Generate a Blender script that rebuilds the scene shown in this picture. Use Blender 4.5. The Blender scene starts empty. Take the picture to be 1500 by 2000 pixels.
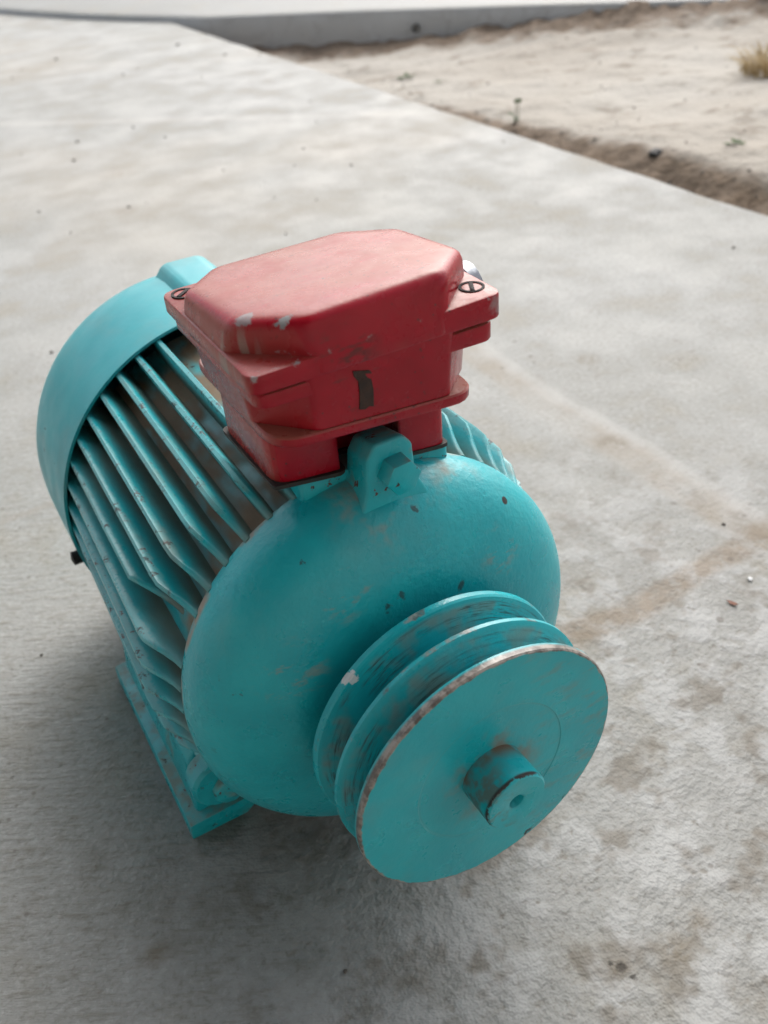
import bpy, bmesh, math, random
from mathutils import Vector, Matrix, noise
random.seed(7)
R = math.radians
S = bpy.context.scene
COL = S.collection

# ------------------------------------------------------------------ camera
RX = Vector((0.8660, -0.4943, -0.0758)); UP = Vector((0.3485, 0.4878, 0.8004)); FW = Vector((0.3586, 0.7195, -0.5947))
CAMP = Vector((-0.1351, -0.3672, 0.4214))
cd = bpy.data.cameras.new('camera'); cam = bpy.data.objects.new('camera', cd); COL.objects.link(cam)
cam.matrix_world = Matrix(((RX.x, UP.x, -FW.x, CAMP.x), (RX.y, UP.y, -FW.y, CAMP.y), (RX.z, UP.z, -FW.z, CAMP.z), (0, 0, 0, 1)))
cd.sensor_fit = 'VERTICAL'; cd.sensor_height = 36.0; cd.sensor_width = 27.0
cd.lens = 36.0 * 1804.2 / 2000.0
cd.clip_start = 0.01; cd.clip_end = 2000
cd.dof.use_dof = True; cd.dof.focus_distance = 0.385; cd.dof.aperture_fstop = 11.5
S.camera = cam

# ------------------------------------------------------------------ sky, sun, exposure
SUN_DIR = Vector((0.62, 0.62, 0.75)).normalized()          # towards the light
el = math.asin(SUN_DIR.z); az = math.atan2(SUN_DIR.x, SUN_DIR.y)
w = bpy.data.worlds.new('World'); S.world = w; w.use_nodes = True
nt = w.node_tree; nt.nodes.clear()
sky = nt.nodes.new('ShaderNodeTexSky'); sky.sky_type = 'NISHITA'; sky.sun_disc = False
sky.sun_elevation = el; sky.sun_rotation = az
sky.air_density = 1.0; sky.dust_density = 5.0; sky.ozone_density = 1.0
hs = nt.nodes.new('ShaderNodeHueSaturation'); hs.inputs['Saturation'].default_value = 0.38
bg = nt.nodes.new('ShaderNodeBackground'); bg.inputs['Strength'].default_value = 0.15
wo = nt.nodes.new('ShaderNodeOutputWorld')
nt.links.new(sky.outputs[0], hs.inputs['Color']); nt.links.new(hs.outputs[0], bg.inputs[0]); nt.links.new(bg.outputs[0], wo.inputs[0])
sd = bpy.data.lights.new('sun', 'SUN'); sun = bpy.data.objects.new('sun', sd); COL.objects.link(sun)
sd.energy = 0.5; sd.angle = R(60); sd.color = (1.0, 0.98, 0.96)
sun.rotation_euler = (-SUN_DIR).to_track_quat('-Z', 'Y').to_euler()
S.view_settings.view_transform = 'Standard'; S.view_settings.look = 'None'
S.cycles.max_bounces = 4; S.cycles.diffuse_bounces = 3; S.cycles.glossy_bounces = 2; S.cycles.use_adaptive_sampling = True; S.cycles.adaptive_threshold = 0.02
S.view_settings.exposure = 0.70; S.view_settings.gamma = 1.0

# ------------------------------------------------------------------ material helpers
class NT:
    def __init__(s, name):
        s.memo = {}; s.m = bpy.data.materials.new(name); s.m.use_nodes = True
        s.t = s.m.node_tree; s.t.nodes.clear()
        s.out = s.n('ShaderNodeOutputMaterial'); s.b = s.n('ShaderNodeBsdfPrincipled')
        s.l(s.b.outputs[0], s.out.inputs[0])
        s.tc = s.n('ShaderNodeTexCoord').outputs['Object']
    def n(s, k): return s.t.nodes.new(k)
    def l(s, a, b): s.t.links.new(a, b)
    def put(s, v, sock):
        if isinstance(v, bpy.types.NodeSocket): s.l(v, sock)
        elif isinstance(v, (tuple, list)) and len(v) == 3 and sock.type == 'RGBA': sock.default_value = (*v, 1)
        else: sock.default_value = v
    def math(s, op, a, b=0.0, c=0.0, clamp=False):
        n = s.n('ShaderNodeMath'); n.operation = op; n.use_clamp = clamp
        s.put(a, n.inputs[0]); s.put(b, n.inputs[1]); s.put(c, n.inputs[2]); return n.outputs[0]
    def vmath(s, op, a, b=(0, 0, 0)):
        n = s.n('ShaderNodeVectorMath'); n.operation = op; s.put(a, n.inputs[0])
        if op == 'SCALE': s.put(b, n.inputs['Scale'])
        else: s.put(b, n.inputs[1])
        return n.outputs['Value'] if op in ('LENGTH', 'DISTANCE', 'DOT_PRODUCT') else n.outputs[0]
    def sep(s, v=None):
        n = s.n('ShaderNodeSeparateXYZ'); s.put(s.tc if v is None else v, n.inputs[0]); return n.outputs
    def comb(s, x, y, z):
        n = s.n('ShaderNodeCombineXYZ'); s.put(x, n.inputs[0]); s.put(y, n.inputs[1]); s.put(z, n.inputs[2]); return n.outputs[0]
    def noise(s, scale, detail=3.0, rough=0.55, vec=None, dist=0.0):
        detail = min(detail, 3.2)
        key = (scale, round(detail), round(rough, 1), vec, dist)
        if key in s.memo: return s.memo[key]
        n = s.n('ShaderNodeTexNoise'); s.put(s.tc if vec is None else vec, n.inputs['Vector'])
        n.inputs['Scale'].default_value = scale; n.inputs['Detail'].default_value = detail
        n.inputs['Roughness'].default_value = rough; n.inputs['Distortion'].default_value = dist
        s.memo[key] = n.outputs[0]
        return n.outputs[0]
    def ncol(s, scale):
        n = s.n('ShaderNodeTexNoise'); s.put(s.tc, n.inputs['Vector']); n.inputs['Scale'].default_value = scale; n.inputs['Detail'].default_value = 2
        return n.outputs['Color']
    def voro(s, scale, vec=None, feature='F1', rnd=1.0):
        n = s.n('ShaderNodeTexVoronoi'); n.feature = feature; s.put(s.tc if vec is None else vec, n.inputs['Vector'])
        n.inputs['Scale'].default_value = scale; n.inputs['Randomness'].default_value = rnd
        return n.outputs
    def ramp(s, v, lo, hi, a=0.0, b=1.0):                    # smooth remap, clamped
        n = s.n('ShaderNodeMapRange'); n.interpolation_type = 'SMOOTHSTEP'
        s.put(v, n.inputs[0]); n.inputs[1].default_value = lo; n.inputs[2].default_value = hi
        n.inputs[3].default_value = a; n.inputs[4].default_value = b; return n.outputs[0]
    def mix(s, f, a, b):
        n = s.n('ShaderNodeMix'); n.data_type = 'RGBA'
        s.put(f, n.inputs[0]); s.put(a, n.inputs[6]); s.put(b, n.inputs[7]); return n.outputs[2]
    def mul(s, a, b): return s.math('MULTIPLY', a, b, clamp=True)
    def mx(s, a, b): return s.math('MAXIMUM', a, b)
    def stretch(s, x, y, z): return s.vmath('MULTIPLY', s.tc, (x, y, z))
    def spot(s, c, rad, soft=0.5, warp=0.0, wscale=150.0):   # a stain: ragged blob round a point
        d = s.vmath('DISTANCE', s.tc, c)
        if warp: d = s.math('ADD', d, s.math('MULTIPLY', s.math('SUBTRACT', s.noise(wscale, 4, 0.65), 0.5), warp * 2))
        return s.ramp(d, rad * (1 - soft), rad * (1 + soft), 1.0, 0.0)
    def bump(s, h, strength=0.3, dist=0.001, prev=None):
        n = s.n('ShaderNodeBump'); n.inputs['Strength'].default_value = strength; n.inputs['Distance'].default_value = dist
        s.put(h, n.inputs['Height'])
        if prev is not None: s.l(prev, n.inputs['Normal'])
        return n.outputs[0]
    def done(s, col, rough=0.5, normal=None, metal=0.0, spec=0.5, coat=0.0):
        s.put(col, s.b.inputs['Base Color']); s.put(rough, s.b.inputs['Roughness']); s.put(metal, s.b.inputs['Metallic'])
        s.b.inputs['Specular IOR Level'].default_value = spec
        if coat: s.b.inputs['Coat Weight'].default_value = coat; s.b.inputs['Coat Roughness'].default_value = 0.25
        if normal is not None: s.l(normal, s.b.inputs['Normal'])
        return s.m

H = 0.112
TEAL = (0.006, 0.380, 0.440); TEAL2 = (0.012, 0.440, 0.495); DUST = (0.33, 0.255, 0.18); PRIMER = (0.12, 0.045, 0.04); STEEL = (0.30, 0.27, 0.24)

def teal(name, kind):
    k = NT(name)
    x, y, z = k.sep()
    col = k.mix(k.ramp(k.noise(28, 4), 0.35, 0.68), TEAL, TEAL2)
    cast = k.noise(330, 3, 0.6)
    nz = k.noise(55, 6, 0.68)
    zz = k.math('SUBTRACT', z, H)
    rad = k.math('SQRT', k.math('ADD', k.math('MULTIPLY', x, x), k.math('MULTIPLY', zz, zz)))
    rough = 0.30; chips = k.math('MULTIPLY', 0.0, 0.0); dust = None; metal = None; bstr = 0.16
    # small random chips everywhere
    v = k.voro(120, k.vmath('ADD', k.stretch(0.7, 1, 1.2), k.vmath('SCALE', k.ncol(260), 0.011)))
    chip = k.mul(k.ramp(v[0], 0.10, 0.17, 1, 0), k.ramp(k.noise(16, 2), 0.60, 0.66))
    chips = chip
    geo = k.n('ShaderNodeNewGeometry'); nzv = k.sep(geo.outputs['Normal'])[2]
    if kind == 'fin':
        # local frame of a fin: z is the radius
        tip = k.ramp(k.math('ADD', z, k.math('MULTIPLY', k.math('SUBTRACT', k.noise(160, 5, 0.7), 0.5), 0.006)), 0.1022, 0.1040)
        info = k.n('ShaderNodeObjectInfo').outputs['Random']
        vec = k.vmath('ADD', k.stretch(1, 0.35, 1), k.comb(0.0, info, 0.0))
        worn = k.mul(tip, k.ramp(k.noise(120, 5, 0.75, k.vmath('ADD', k.tc, k.comb(info, info, 0.0))), 0.56, 0.66, 0, 0.8))
        col = k.mix(k.mul(tip, 0.40), col, (0.22, 0.44, 0.44))
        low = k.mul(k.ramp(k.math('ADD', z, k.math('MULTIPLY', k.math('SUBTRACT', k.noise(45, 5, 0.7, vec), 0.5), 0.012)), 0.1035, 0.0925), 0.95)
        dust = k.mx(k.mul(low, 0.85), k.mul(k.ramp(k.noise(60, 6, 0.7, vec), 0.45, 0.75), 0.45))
        chips = k.mx(k.mul(chip, 0.6), worn)
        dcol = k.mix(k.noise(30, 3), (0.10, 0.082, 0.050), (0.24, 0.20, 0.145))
    elif kind == 'body':
        dust = k.ramp(k.noise(35, 6, 0.7, k.stretch(1, 0.4, 1)), 0.30, 0.58)
        dcol = k.mix(k.noise(40, 4), (0.13, 0.08, 0.04), (0.27, 0.20, 0.13))
    elif kind == 'bell':
        bstr = 0.34
        dust = k.mul(k.spot((0.002, -0.094, 0.206), 0.022, 0.5, 0.006, 90), k.ramp(nz, 0.44, 0.66, 0, 0.7))
        dust = k.mx(dust, k.mul(k.spot((0.034, -0.086, 0.203), 0.014, 0.6, 0.007, 90), k.ramp(nz, 0.42, 0.64, 0, 0.75)))
        dust = k.mx(dust, k.mul(k.ramp(y, -0.0800, -0.0765), k.ramp(nz, 0.45, 0.62)))
        s1 = k.noise(140, 5, 0.7, k.stretch(0.5, 1, 1.2))
        for c, rr in (((-0.055, -0.108, 0.150), 0.013), ((0.045, -0.108, 0.165), 0.010), ((-0.03, -0.115, 0.180), 0.010)):
            dust = k.mx(dust, k.mul(k.spot(c, rr, 0.6, 0.006, 120), k.ramp(s1, 0.50, 0.66, 0, 0.7)))
        dust = k.mx(dust, k.mul(k.ramp(nzv, 0.1, 0.9), k.ramp(k.noise(22, 5, 0.7), 0.5, 0.8, 0, 0.22)))
        dcol = k.mix(k.noise(50, 3), (0.27, 0.23, 0.18), (0.36, 0.34, 0.30))
        HOLE = (0.0565, -0.1015, 0.1825)
        hole = k.spot(HOLE, 0.0019, 0.2)  # drilled hole drawn as a dark spot, its shade put into the colour
        pit = hole
        for c, rr in (((0.010, -0.1035, 0.199), 0.0014), ((-0.082, -0.094, 0.119), 0.0028), ((-0.071, -0.099, 0.150), 0.0011), ((0.022, -0.117, 0.1625), 0.0018), ((-0.006, -0.1165, 0.1700), 0.0016), ((-0.013, -0.117, 0.1675), 0.0014), ((-0.04, -0.1, 0.193), 0.0010)):
            pit = k.mx(pit, k.mul(k.spot(c, rr, 0.5, 0.0034, 420), 0.75))
        chips = k.mx(k.mul(chip, 0.5), pit)
    elif kind == 'pulley':
        ang = k.math('ARCTAN2', zz, x)
        cyl = k.comb(k.math('MULTIPLY', ang, 0.012), k.math('MULTIPLY', rad, 3.0), k.math('MULTIPLY', y, 3.0))
        rn = k.math('ADD', rad, k.math('MULTIPLY', k.math('SUBTRACT', k.noise(110, 6, 0.75), 0.5), 0.0034))
        front = k.ramp(y, -0.1655, -0.1662)
        rim = k.mul(k.ramp(rn, 0.0594, 0.0600), k.ramp(y, -0.1675, -0.1690))
        rim2 = k.mul(k.ramp(rn, 0.0602, 0.0608), k.ramp(k.noise(45, 5, 0.7), 0.52, 0.60))
        grv = k.mul(k.ramp(rad, 0.0596, 0.0570), k.ramp(y, -0.1665, -0.1655))
        st = k.noise(260, 5, 0.7, cyl)
        scr = k.mul(grv, k.mul(k.ramp(st, 0.46, 0.64), k.ramp(k.noise(30, 4), 0.38, 0.6)))
        chips = k.mx(k.mul(k.mul(chip, 1.0), 0.9), k.mul(scr, 0.8))
        s1 = k.noise(100, 6, 0.72, k.stretch(0.6, 1, 1.4))
        dust = k.mul(k.mul(front, k.ramp(x, -0.01, 0.05)), k.ramp(s1, 0.48, 0.72, 0, 0.5))
        dust = k.mx(dust, k.mul(k.spot((0.0, -0.171, H), 0.021, 0.35, 0.008, 90), k.ramp(nz, 0.42, 0.62, 0, 0.8)))
        dust = k.mx(dust, k.mul(front, k.ramp(k.noise(26, 6, 0.7), 0.5, 0.8, 0, 0.2)))
        ring = k.ramp(k.math('ABSOLUTE', k.math('SUBTRACT', rad, 0.0345)), 0.0003, 0.0011, 1, 0)
        dust = k.mx(dust, k.mul(k.mul(ring, front), 0.10))
        dust = k.mx(dust, k.mul(grv, k.ramp(k.noise(40, 5, 0.7), 0.46, 0.66, 0, 0.6)))
        dcol = k.mix(k.noise(60, 3), (0.22, 0.19, 0.15), (0.30, 0.24, 0.19))
        metal = k.mx(rim, k.mul(rim2, 0.8))
        white = k.spot((-0.0410, -0.1335, 0.1570), 0.0030, 0.15, 0.0055, 240)
    elif kind == 'shaft':
        dust = k.mx(k.mul(k.ramp(y, -0.1800, -0.1715), k.ramp(nz, 0.35, 0.55)), k.mul(k.ramp(x, 0.004, -0.010), k.ramp(k.noise(80, 5, 0.7), 0.45, 0.6, 0, 0.7)))
        dcol = k.mix(k.noise(60, 3), (0.10, 0.07, 0.05), (0.22, 0.15, 0.09))
        e = k.mul(k.ramp(k.math('ADD', rad, k.math('MULTIPLY', k.math('SUBTRACT', k.noise(230, 5, 0.75), 0.5), 0.0035)), 0.0133, 0.0138), k.ramp(y, -0.1860, -0.1872))
        chips = k.mul(e, k.ramp(k.math('ADD', zz, k.math('MULTIPLY', x, -0.9)), -0.006, 0.004))
    elif kind == 'cowl':
        dust = k.ramp(k.noise(18, 6, 0.7), 0.42, 0.75, 0.0, 0.35)
        dcol = (0.33, 0.32, 0.29); rough = 0.33; bstr = 0.05
        col = k.mix(0.2, col, (0.05, 0.33, 0.38))
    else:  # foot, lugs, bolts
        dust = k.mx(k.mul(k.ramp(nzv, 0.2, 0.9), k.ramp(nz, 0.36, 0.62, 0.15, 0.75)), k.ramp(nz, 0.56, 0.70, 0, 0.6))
        dcol = k.mix(k.noise(60, 3), (0.12, 0.105, 0.08), (0.26, 0.21, 0.15))  # dust, toned dark to paint shade onto the foot top
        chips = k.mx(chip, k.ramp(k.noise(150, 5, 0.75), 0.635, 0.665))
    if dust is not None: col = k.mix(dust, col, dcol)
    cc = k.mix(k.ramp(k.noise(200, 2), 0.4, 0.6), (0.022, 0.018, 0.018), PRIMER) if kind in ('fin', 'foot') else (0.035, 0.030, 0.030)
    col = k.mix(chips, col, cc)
    if metal is not None: col = k.mix(metal, col, k.mix(k.ramp(k.noise(170, 5, 0.7), 0.38, 0.62), (0.12, 0.105, 0.095), (0.34, 0.31, 0.28)))
    if kind == 'pulley': col = k.mix(white, col, (0.62, 0.66, 0.68))
    h = cast
    r_ = k.math('ADD', rough, k.math('MULTIPLY', k.mx(dust, chips) if dust is not None else chips, 0.4))
    r_ = k.math('ADD', r_, k.ramp(k.noise(70, 4), 0.3, 0.7, -0.05, 0.08))
    return k.done(col, r_, k.bump(h, bstr, 0.0012), spec=0.5)

def red(name, kind):
    k = NT(name); x, y, z = k.sep()
    geo = k.n('ShaderNodeNewGeometry'); nx, ny, nz = k.sep(geo.outputs['Normal'])
    col = k.mix(k.ramp(k.noise(30, 4), 0.35, 0.65), (0.29, 0.005, 0.015), (0.36, 0.008, 0.021))
    n1 = k.noise(22, 6, 0.7); n2 = k.noise(120, 6, 0.72, k.stretch(0.45, 1.0, 1.0)); n3 = k.noise(70, 6, 0.7)
    top = k.ramp(nz, 0.88, 0.985)
    dcol = k.mix(k.ramp(n1, 0.3, 0.7), (0.28, 0.080, 0.055), (0.34, 0.130, 0.095))
    if kind == 'lid':
        dust = k.mul(top, k.ramp(n1, 0.30, 0.65, 0.30, 0.72))
        dust = k.math('SUBTRACT', dust, k.mul(top, k.ramp(n2, 0.55, 0.72, 0, 0.35)), clamp=True)
        left = k.ramp(nx, -0.55, -0.9)
        dust = k.mx(dust, k.mul(left, k.ramp(n3, 0.25, 0.6, 0.30, 0.70)))
        dust = k.mx(dust, k.mul(k.mul(k.ramp(y, -0.050, -0.1075), k.ramp(z, 0.2830, 0.2815)), k.mul(k.ramp(nz, 0.9, 0.98), k.ramp(x, 0.0, 0.02))))
        dust = k.mx(dust, k.mul(k.ramp(n3, 0.56, 0.76), 0.12))
    else:
        left = k.ramp(nx, -0.55, -0.9)
        dust = k.mx(k.mul(left, k.ramp(n3, 0.30, 0.62, 0.12, 0.5)), k.mx(k.mul(k.ramp(nz, 0.5, 0.9), 0.9), k.ramp(n3, 0.58, 0.78, 0, 0.12)))
    col = k.mix(dust, col, dcol)
    # dark grime in scratches, bare metal scuffs
    sc = k.mul(k.ramp(k.noise(230, 5, 0.75, k.stretch(0.3, 1, 1)), 0.64, 0.70), k.ramp(n1, 0.45, 0.62))
    v = k.voro(330); sp = k.mul(k.ramp(v[0], 0.12, 0.2, 1, 0), k.ramp(k.noise(45, 3), 0.54, 0.62))
    grime = k.mx(k.mul(sc, 0.7), k.mul(sp, 0.8))
    bare = None
    if kind == 'lid':
        bare = k.spot((-0.0325, -0.0995, 0.2936), 0.0026, 0.18, 0.0050, 260)
        bare = k.mx(bare, k.mul(k.spot((-0.0418, -0.0875, 0.2928), 0.0034, 0.2, 0.0055, 230), 0.8))
        bare = k.mx(bare, k.mul(k.spot((-0.0490, -0.1080, 0.2818), 0.0018, 0.25, 0.004, 300), 0.8))
        bare = k.mx(bare, k.mul(k.spot((-0.0330, -0.1085, 0.2818), 0.0014, 0.25, 0.0035, 300), 0.8))
        bare = k.mx(bare, k.mul(k.spot((0.0500, -0.1070, 0.2790), 0.0045, 0.4, 0.005, 200), 0.6))
        edge = k.mul(k.ramp(k.math('ABSOLUTE', k.math('SUBTRACT', z, 0.2816)), 0.0005, 0.0014, 1, 0), k.ramp(k.noise(130, 5, 0.75), 0.60, 0.66))
        bare = k.mx(bare, k.mul(edge, 0.5))
        sm = k.mul(k.mul(k.ramp(nx, -0.3, -0.7), k.spot((-0.049, -0.088, 0.279), 0.011, 0.5)), k.ramp(k.noise(170, 3, 0.6, k.stretch(1, 1, 0.12)), 0.50, 0.62))
        col = k.mix(k.mul(sm, 0.5), col, (0.30, 0.34, 0.29))
        scrape = k.mul(k.spot((-0.016, -0.1085, 0.277), 0.012, 0.5, 0.004, 120), k.ramp(k.noise(140, 6, 0.75, k.stretch(0.4, 1, 1)), 0.50, 0.62))
        grime = k.mx(grime, k.mul(scrape, 0.7))
    col = k.mix(grime, col, (0.055, 0.030, 0.026))
    if bare is not None: col = k.mix(bare, col, k.mix(k.noise(260, 4), (0.16, 0.16, 0.17), (0.42, 0.43, 0.43)))
    h = k.math('ADD', k.math('MULTIPLY', k.noise(240, 3, 0.6), 0.6), k.math('MULTIPLY', n2, 0.7))
    rg = k.math('ADD', k.ramp(n3, 0.3, 0.7, 0.17, 0.32), k.math('MULTIPLY', dust, 0.06))
    return k.done(col, rg, k.bump(h, 0.16, 0.0010), spec=0.3)

def plain(name, c1, c2, scale, rough=0.6, bump=0.2, dist=0.001, metal=0.0, spec=0.5):
    k = NT(name)
    return k.done(k.mix(k.ramp(k.noise(scale, 5, 0.65), 0.32, 0.68), c1, c2), k.ramp(k.noise(scale * 2, 3), 0.3, 0.7, rough - 0.08, rough + 0.08), k.bump(k.noise(scale * 4, 4), bump, dist), metal, spec)

def concrete(name, kind):
    k = NT(name); x, y, z = k.sep()
    big = k.noise(2.1, 3, 0.6); mid = k.noise(9, 4, 0.68); fin = k.noise(60, 4, 0.7); grit = k.noise(380, 1, 0.6)
    col = k.mix(k.ramp(big, 0.35, 0.65), (0.240, 0.245, 0.232), (0.276, 0.283, 0.275))
    col = k.mix(k.ramp(mid, 0.48, 0.72, 0, 0.5), col, (0.285, 0.258, 0.205))
    col = k.mix(k.ramp(fin, 0.56, 0.75, 0, 0.45), col, (0.21, 0.193, 0.172))
    col = k.mix(k.ramp(k.noise(26, 5, 0.7), 0.52, 0.70, 0, 0.25), col, (0.336, 0.345, 0.338))
    gr = k.noise(240, 2, 0.7)
    col = k.mix(k.ramp(gr, 0.52, 0.70, 0, 0.45), col, (0.145, 0.138, 0.118)); col = k.mix(k.ramp(gr, 0.46, 0.32, 0, 0.32), col, (0.40, 0.408, 0.40))
    h = k.math('MULTIPLY', fin, 0.6)
    if kind == 'slab':
        # rough cement crust around and in front of the motor, trowelled and smoother further off
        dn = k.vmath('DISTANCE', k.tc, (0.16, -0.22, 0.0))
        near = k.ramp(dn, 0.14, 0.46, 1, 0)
        lumps = k.noise(95, 3, 0.62); lump2 = k.noise(34, 3, 0.6)
        h = k.math('ADD', h, k.math('MULTIPLY', k.mul(near, 1.0), k.math('ADD', k.math('MULTIPLY', lumps, 1.3), k.math('MULTIPLY', lump2, 2.8))))
        brush = k.noise(60, 3, 0.65, k.comb(k.math('ADD', k.math('MULTIPLY', x, 0.78), k.math('MULTIPLY', y, -0.44)), k.math('ADD', k.math('MULTIPLY', x, 1.96), k.math('MULTIPLY', y, 3.48)), 0.0))
        bm = k.mul(k.ramp(x, 0.02, -0.14), k.ramp(y, 0.9, 0.3))
        h = k.math('ADD', h, k.math('MULTIPLY', k.mul(bm, brush), 1.0))
        col = k.mix(k.mul(bm, k.ramp(brush, 0.48, 0.70, 0, 0.6)), col, (0.17, 0.16, 0.135))
        # weathered white crust patches between brown worn hollows
        crust = k.ramp(lump2, 0.46, 0.60)
        col = k.mix(k.mul(near, k.mul(crust, 0.75)), col, (0.385, 0.395, 0.395))
        pits = k.ramp(lumps, 0.40, 0.28)
        worn = k.mul(near, k.mx(k.mul(pits, 0.9), k.ramp(k.noise(22, 5, 0.75, k.vmath('ADD', k.tc, (3.1, 1.7, 0))), 0.52, 0.64)))
        col = k.mix(k.mul(worn, 0.75), col, (0.145, 0.127, 0.102))
        col = k.mix(k.mul(near, 0.22), col, (0.145, 0.140, 0.122))          # darkens the rough patch: ground-in dirt plus painted-in roof shade
        # trowel ridges and a scraped seam
        wob = k.math('MULTIPLY', k.math('SUBTRACT', k.noise(7, 3), 0.5), 0.03)
        def line(v, at, wd, a, lo, hi):
            d = k.math('ABSOLUTE', k.math('SUBTRACT', k.math('ADD', v, wob), at))
            return k.mul(k.ramp(d, wd * 0.3, wd, 1, 0), k.mul(k.ramp(a, lo, lo + 0.06), k.ramp(a, hi - 0.1, hi, 1, 0)))
        l1 = line(x, 0.335, 0.012, y, -0.10, 0.55); l2 = line(y, -0.052, 0.012, x, 0.06, 0.60); l3 = line(y, 0.31, 0.006, x, -0.6, 0.0)
        l4 = line(k.math('ADD', y, k.math('MULTIPLY', x, 0.9)), 1.85, 0.035, x, -0.6, 0.8)
        col = k.mix(k.mul(k.mx(l1, l4), 0.45), col, (0.37, 0.365, 0.35))
        l2b = line(y, -0.040, 0.016, x, 0.05, 0.6)
        col = k.mix(k.mul(l2b, k.ramp(fin, 0.30, 0.6, 0.3, 0.85)), col, (0.19, 0.155, 0.115))
        col = k.mix(k.mul(l3, 0.4), col, (0.23, 0.21, 0.18))
        l1b = line(x, 0.318, 0.022, y, -0.05, 0.45)
        col = k.mix(k.mul(l1b, k.ramp(mid, 0.35, 0.6, 0.1, 0.5)), col, (0.27, 0.23, 0.18))
        # stains with a shape of their own
        st = None
        for c, rr, wp in (((0.22, 1.20, 0), 0.03, 0.04), ((0.175, 1.0, 0), 0.018, 0.02), ((0.035, -0.223, 0), 0.007, 0.006), ((0.062, -0.228, 0), 0.010, 0.014), ((0.080, -0.222, 0), 0.008, 0.012), ((0.075, -0.255, 0), 0.008, 0.007), ((0.40, 0.24, 0), 0.011, 0.008), ((-0.145, -0.10, 0), 0.006, 0.005), ((0.32, 0.115, 0), 0.014, 0.01)):
            q = k.spot(c, rr, 0.5, wp, 60); st = q if st is None else k.mx(st, q)
        col = k.mix(k.mul(st, k.ramp(k.noise(60, 4, 0.7), 0.40, 0.60, 0.08, 0.62)), col, (0.15, 0.125, 0.09))
        dk = None
        for c, rr in (((0.036, -0.2205, 0), 0.0022), ((0.033, -0.216, 0), 0.0012), ((0.037, -0.226, 0), 0.0015)):
            q = k.spot(c, rr, 0.6, 0.003, 200); dk = q if dk is None else k.mx(dk, q)
        col = k.mix(k.mul(dk, 0.85), col, (0.035, 0.030, 0.025))
        yel = k.mul(k.ramp(k.noise(1.3, 4, 0.6, k.vmath('ADD', k.tc, (7, 3, 0))), 0.50, 0.68), k.ramp(y, 0.2, 1.0))
        col = k.mix(k.mul(yel, 0.5), col, (0.30, 0.275, 0.23))
        v = k.voro(38); sp = k.mul(k.ramp(v[0], 0.06, 0.13, 1, 0), k.ramp(k.noise(5.5, 3), 0.52, 0.62))
        v2 = k.voro(110); sp = k.mx(sp, k.mul(k.ramp(v2[0], 0.10, 0.20, 1, 0), k.ramp(k.noise(12, 3), 0.53, 0.62)))
        col = k.mix(k.mul(sp, 0.6), col, (0.10, 0.085, 0.07))
        rough = k.ramp(mid, 0.3, 0.7, 0.55, 0.8)
    else:
        cr = k.noise(7, 3, 0.6, dist=1.2)
        crack = k.mul(k.ramp(k.math('ABSOLUTE', k.math('SUBTRACT', cr, 0.5)), 0.006, 0.030, 1, 0), 0.8)
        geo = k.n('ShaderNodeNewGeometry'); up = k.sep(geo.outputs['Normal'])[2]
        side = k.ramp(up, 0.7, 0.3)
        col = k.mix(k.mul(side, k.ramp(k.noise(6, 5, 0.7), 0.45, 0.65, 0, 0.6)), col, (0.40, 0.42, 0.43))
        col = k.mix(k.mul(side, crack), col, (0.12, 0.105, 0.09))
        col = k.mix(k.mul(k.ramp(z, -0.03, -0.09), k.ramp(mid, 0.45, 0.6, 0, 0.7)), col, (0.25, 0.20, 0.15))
        col = k.mix(k.mul(side, 0.6), col, (0.62, 0.64, 0.65))  # side face whitened, missing fill light put into the colour
        rough = 0.6
    h = k.math('MULTIPLY', k.math('ADD', h, k.math('MULTIPLY', grit, 0.3)), k.ramp(y, 0.1, 1.0, 1.0, 0.08))
    return k.done(col, rough, k.bump(h, 0.55, 0.0028), spec=0.35)

def dirt(name):
    k = NT(name); x, y, z = k.sep()
    n1 = k.noise(1.6, 5, 0.6); n2 = k.noise(14, 6, 0.7); n3 = k.noise(70, 5, 0.7)
    col = k.mix(k.ramp(n1, 0.35, 0.65), (0.40, 0.365, 0.315), (0.46, 0.435, 0.39))
    col = k.mix(k.ramp(n2, 0.52, 0.70, 0, 0.6), col, (0.20, 0.165, 0.125))
    loose = k.mx(k.ramp(k.math('ADD', x, k.math('MULTIPLY', n2, 0.06)), 0.920, 0.890), k.ramp(k.math('ADD', k.math('ADD', k.math('MULTIPLY', x, 0.73), k.math('MULTIPLY', y, 0.68)), k.math('MULTIPLY', n2, 0.25)), 2.30, 2.42))
    col = k.mix(k.mul(loose, 0.85), col, k.mix(k.ramp(n3, 0.35, 0.65), (0.115, 0.078, 0.050), (0.21, 0.15, 0.10)))
    v = k.voro(45); sp = k.mul(k.ramp(v[0], 0.08, 0.2, 1, 0), k.ramp(k.noise(8, 3), 0.52, 0.6))
    col = k.mix(k.mul(sp, 0.5), col, (0.10, 0.08, 0.06))
    h = k.math('ADD', n2, k.math('MULTIPLY', n3, 0.5))
    return k.done(col, 0.9, k.bump(h, 0.7, 0.013), spec=0.2)

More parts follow.
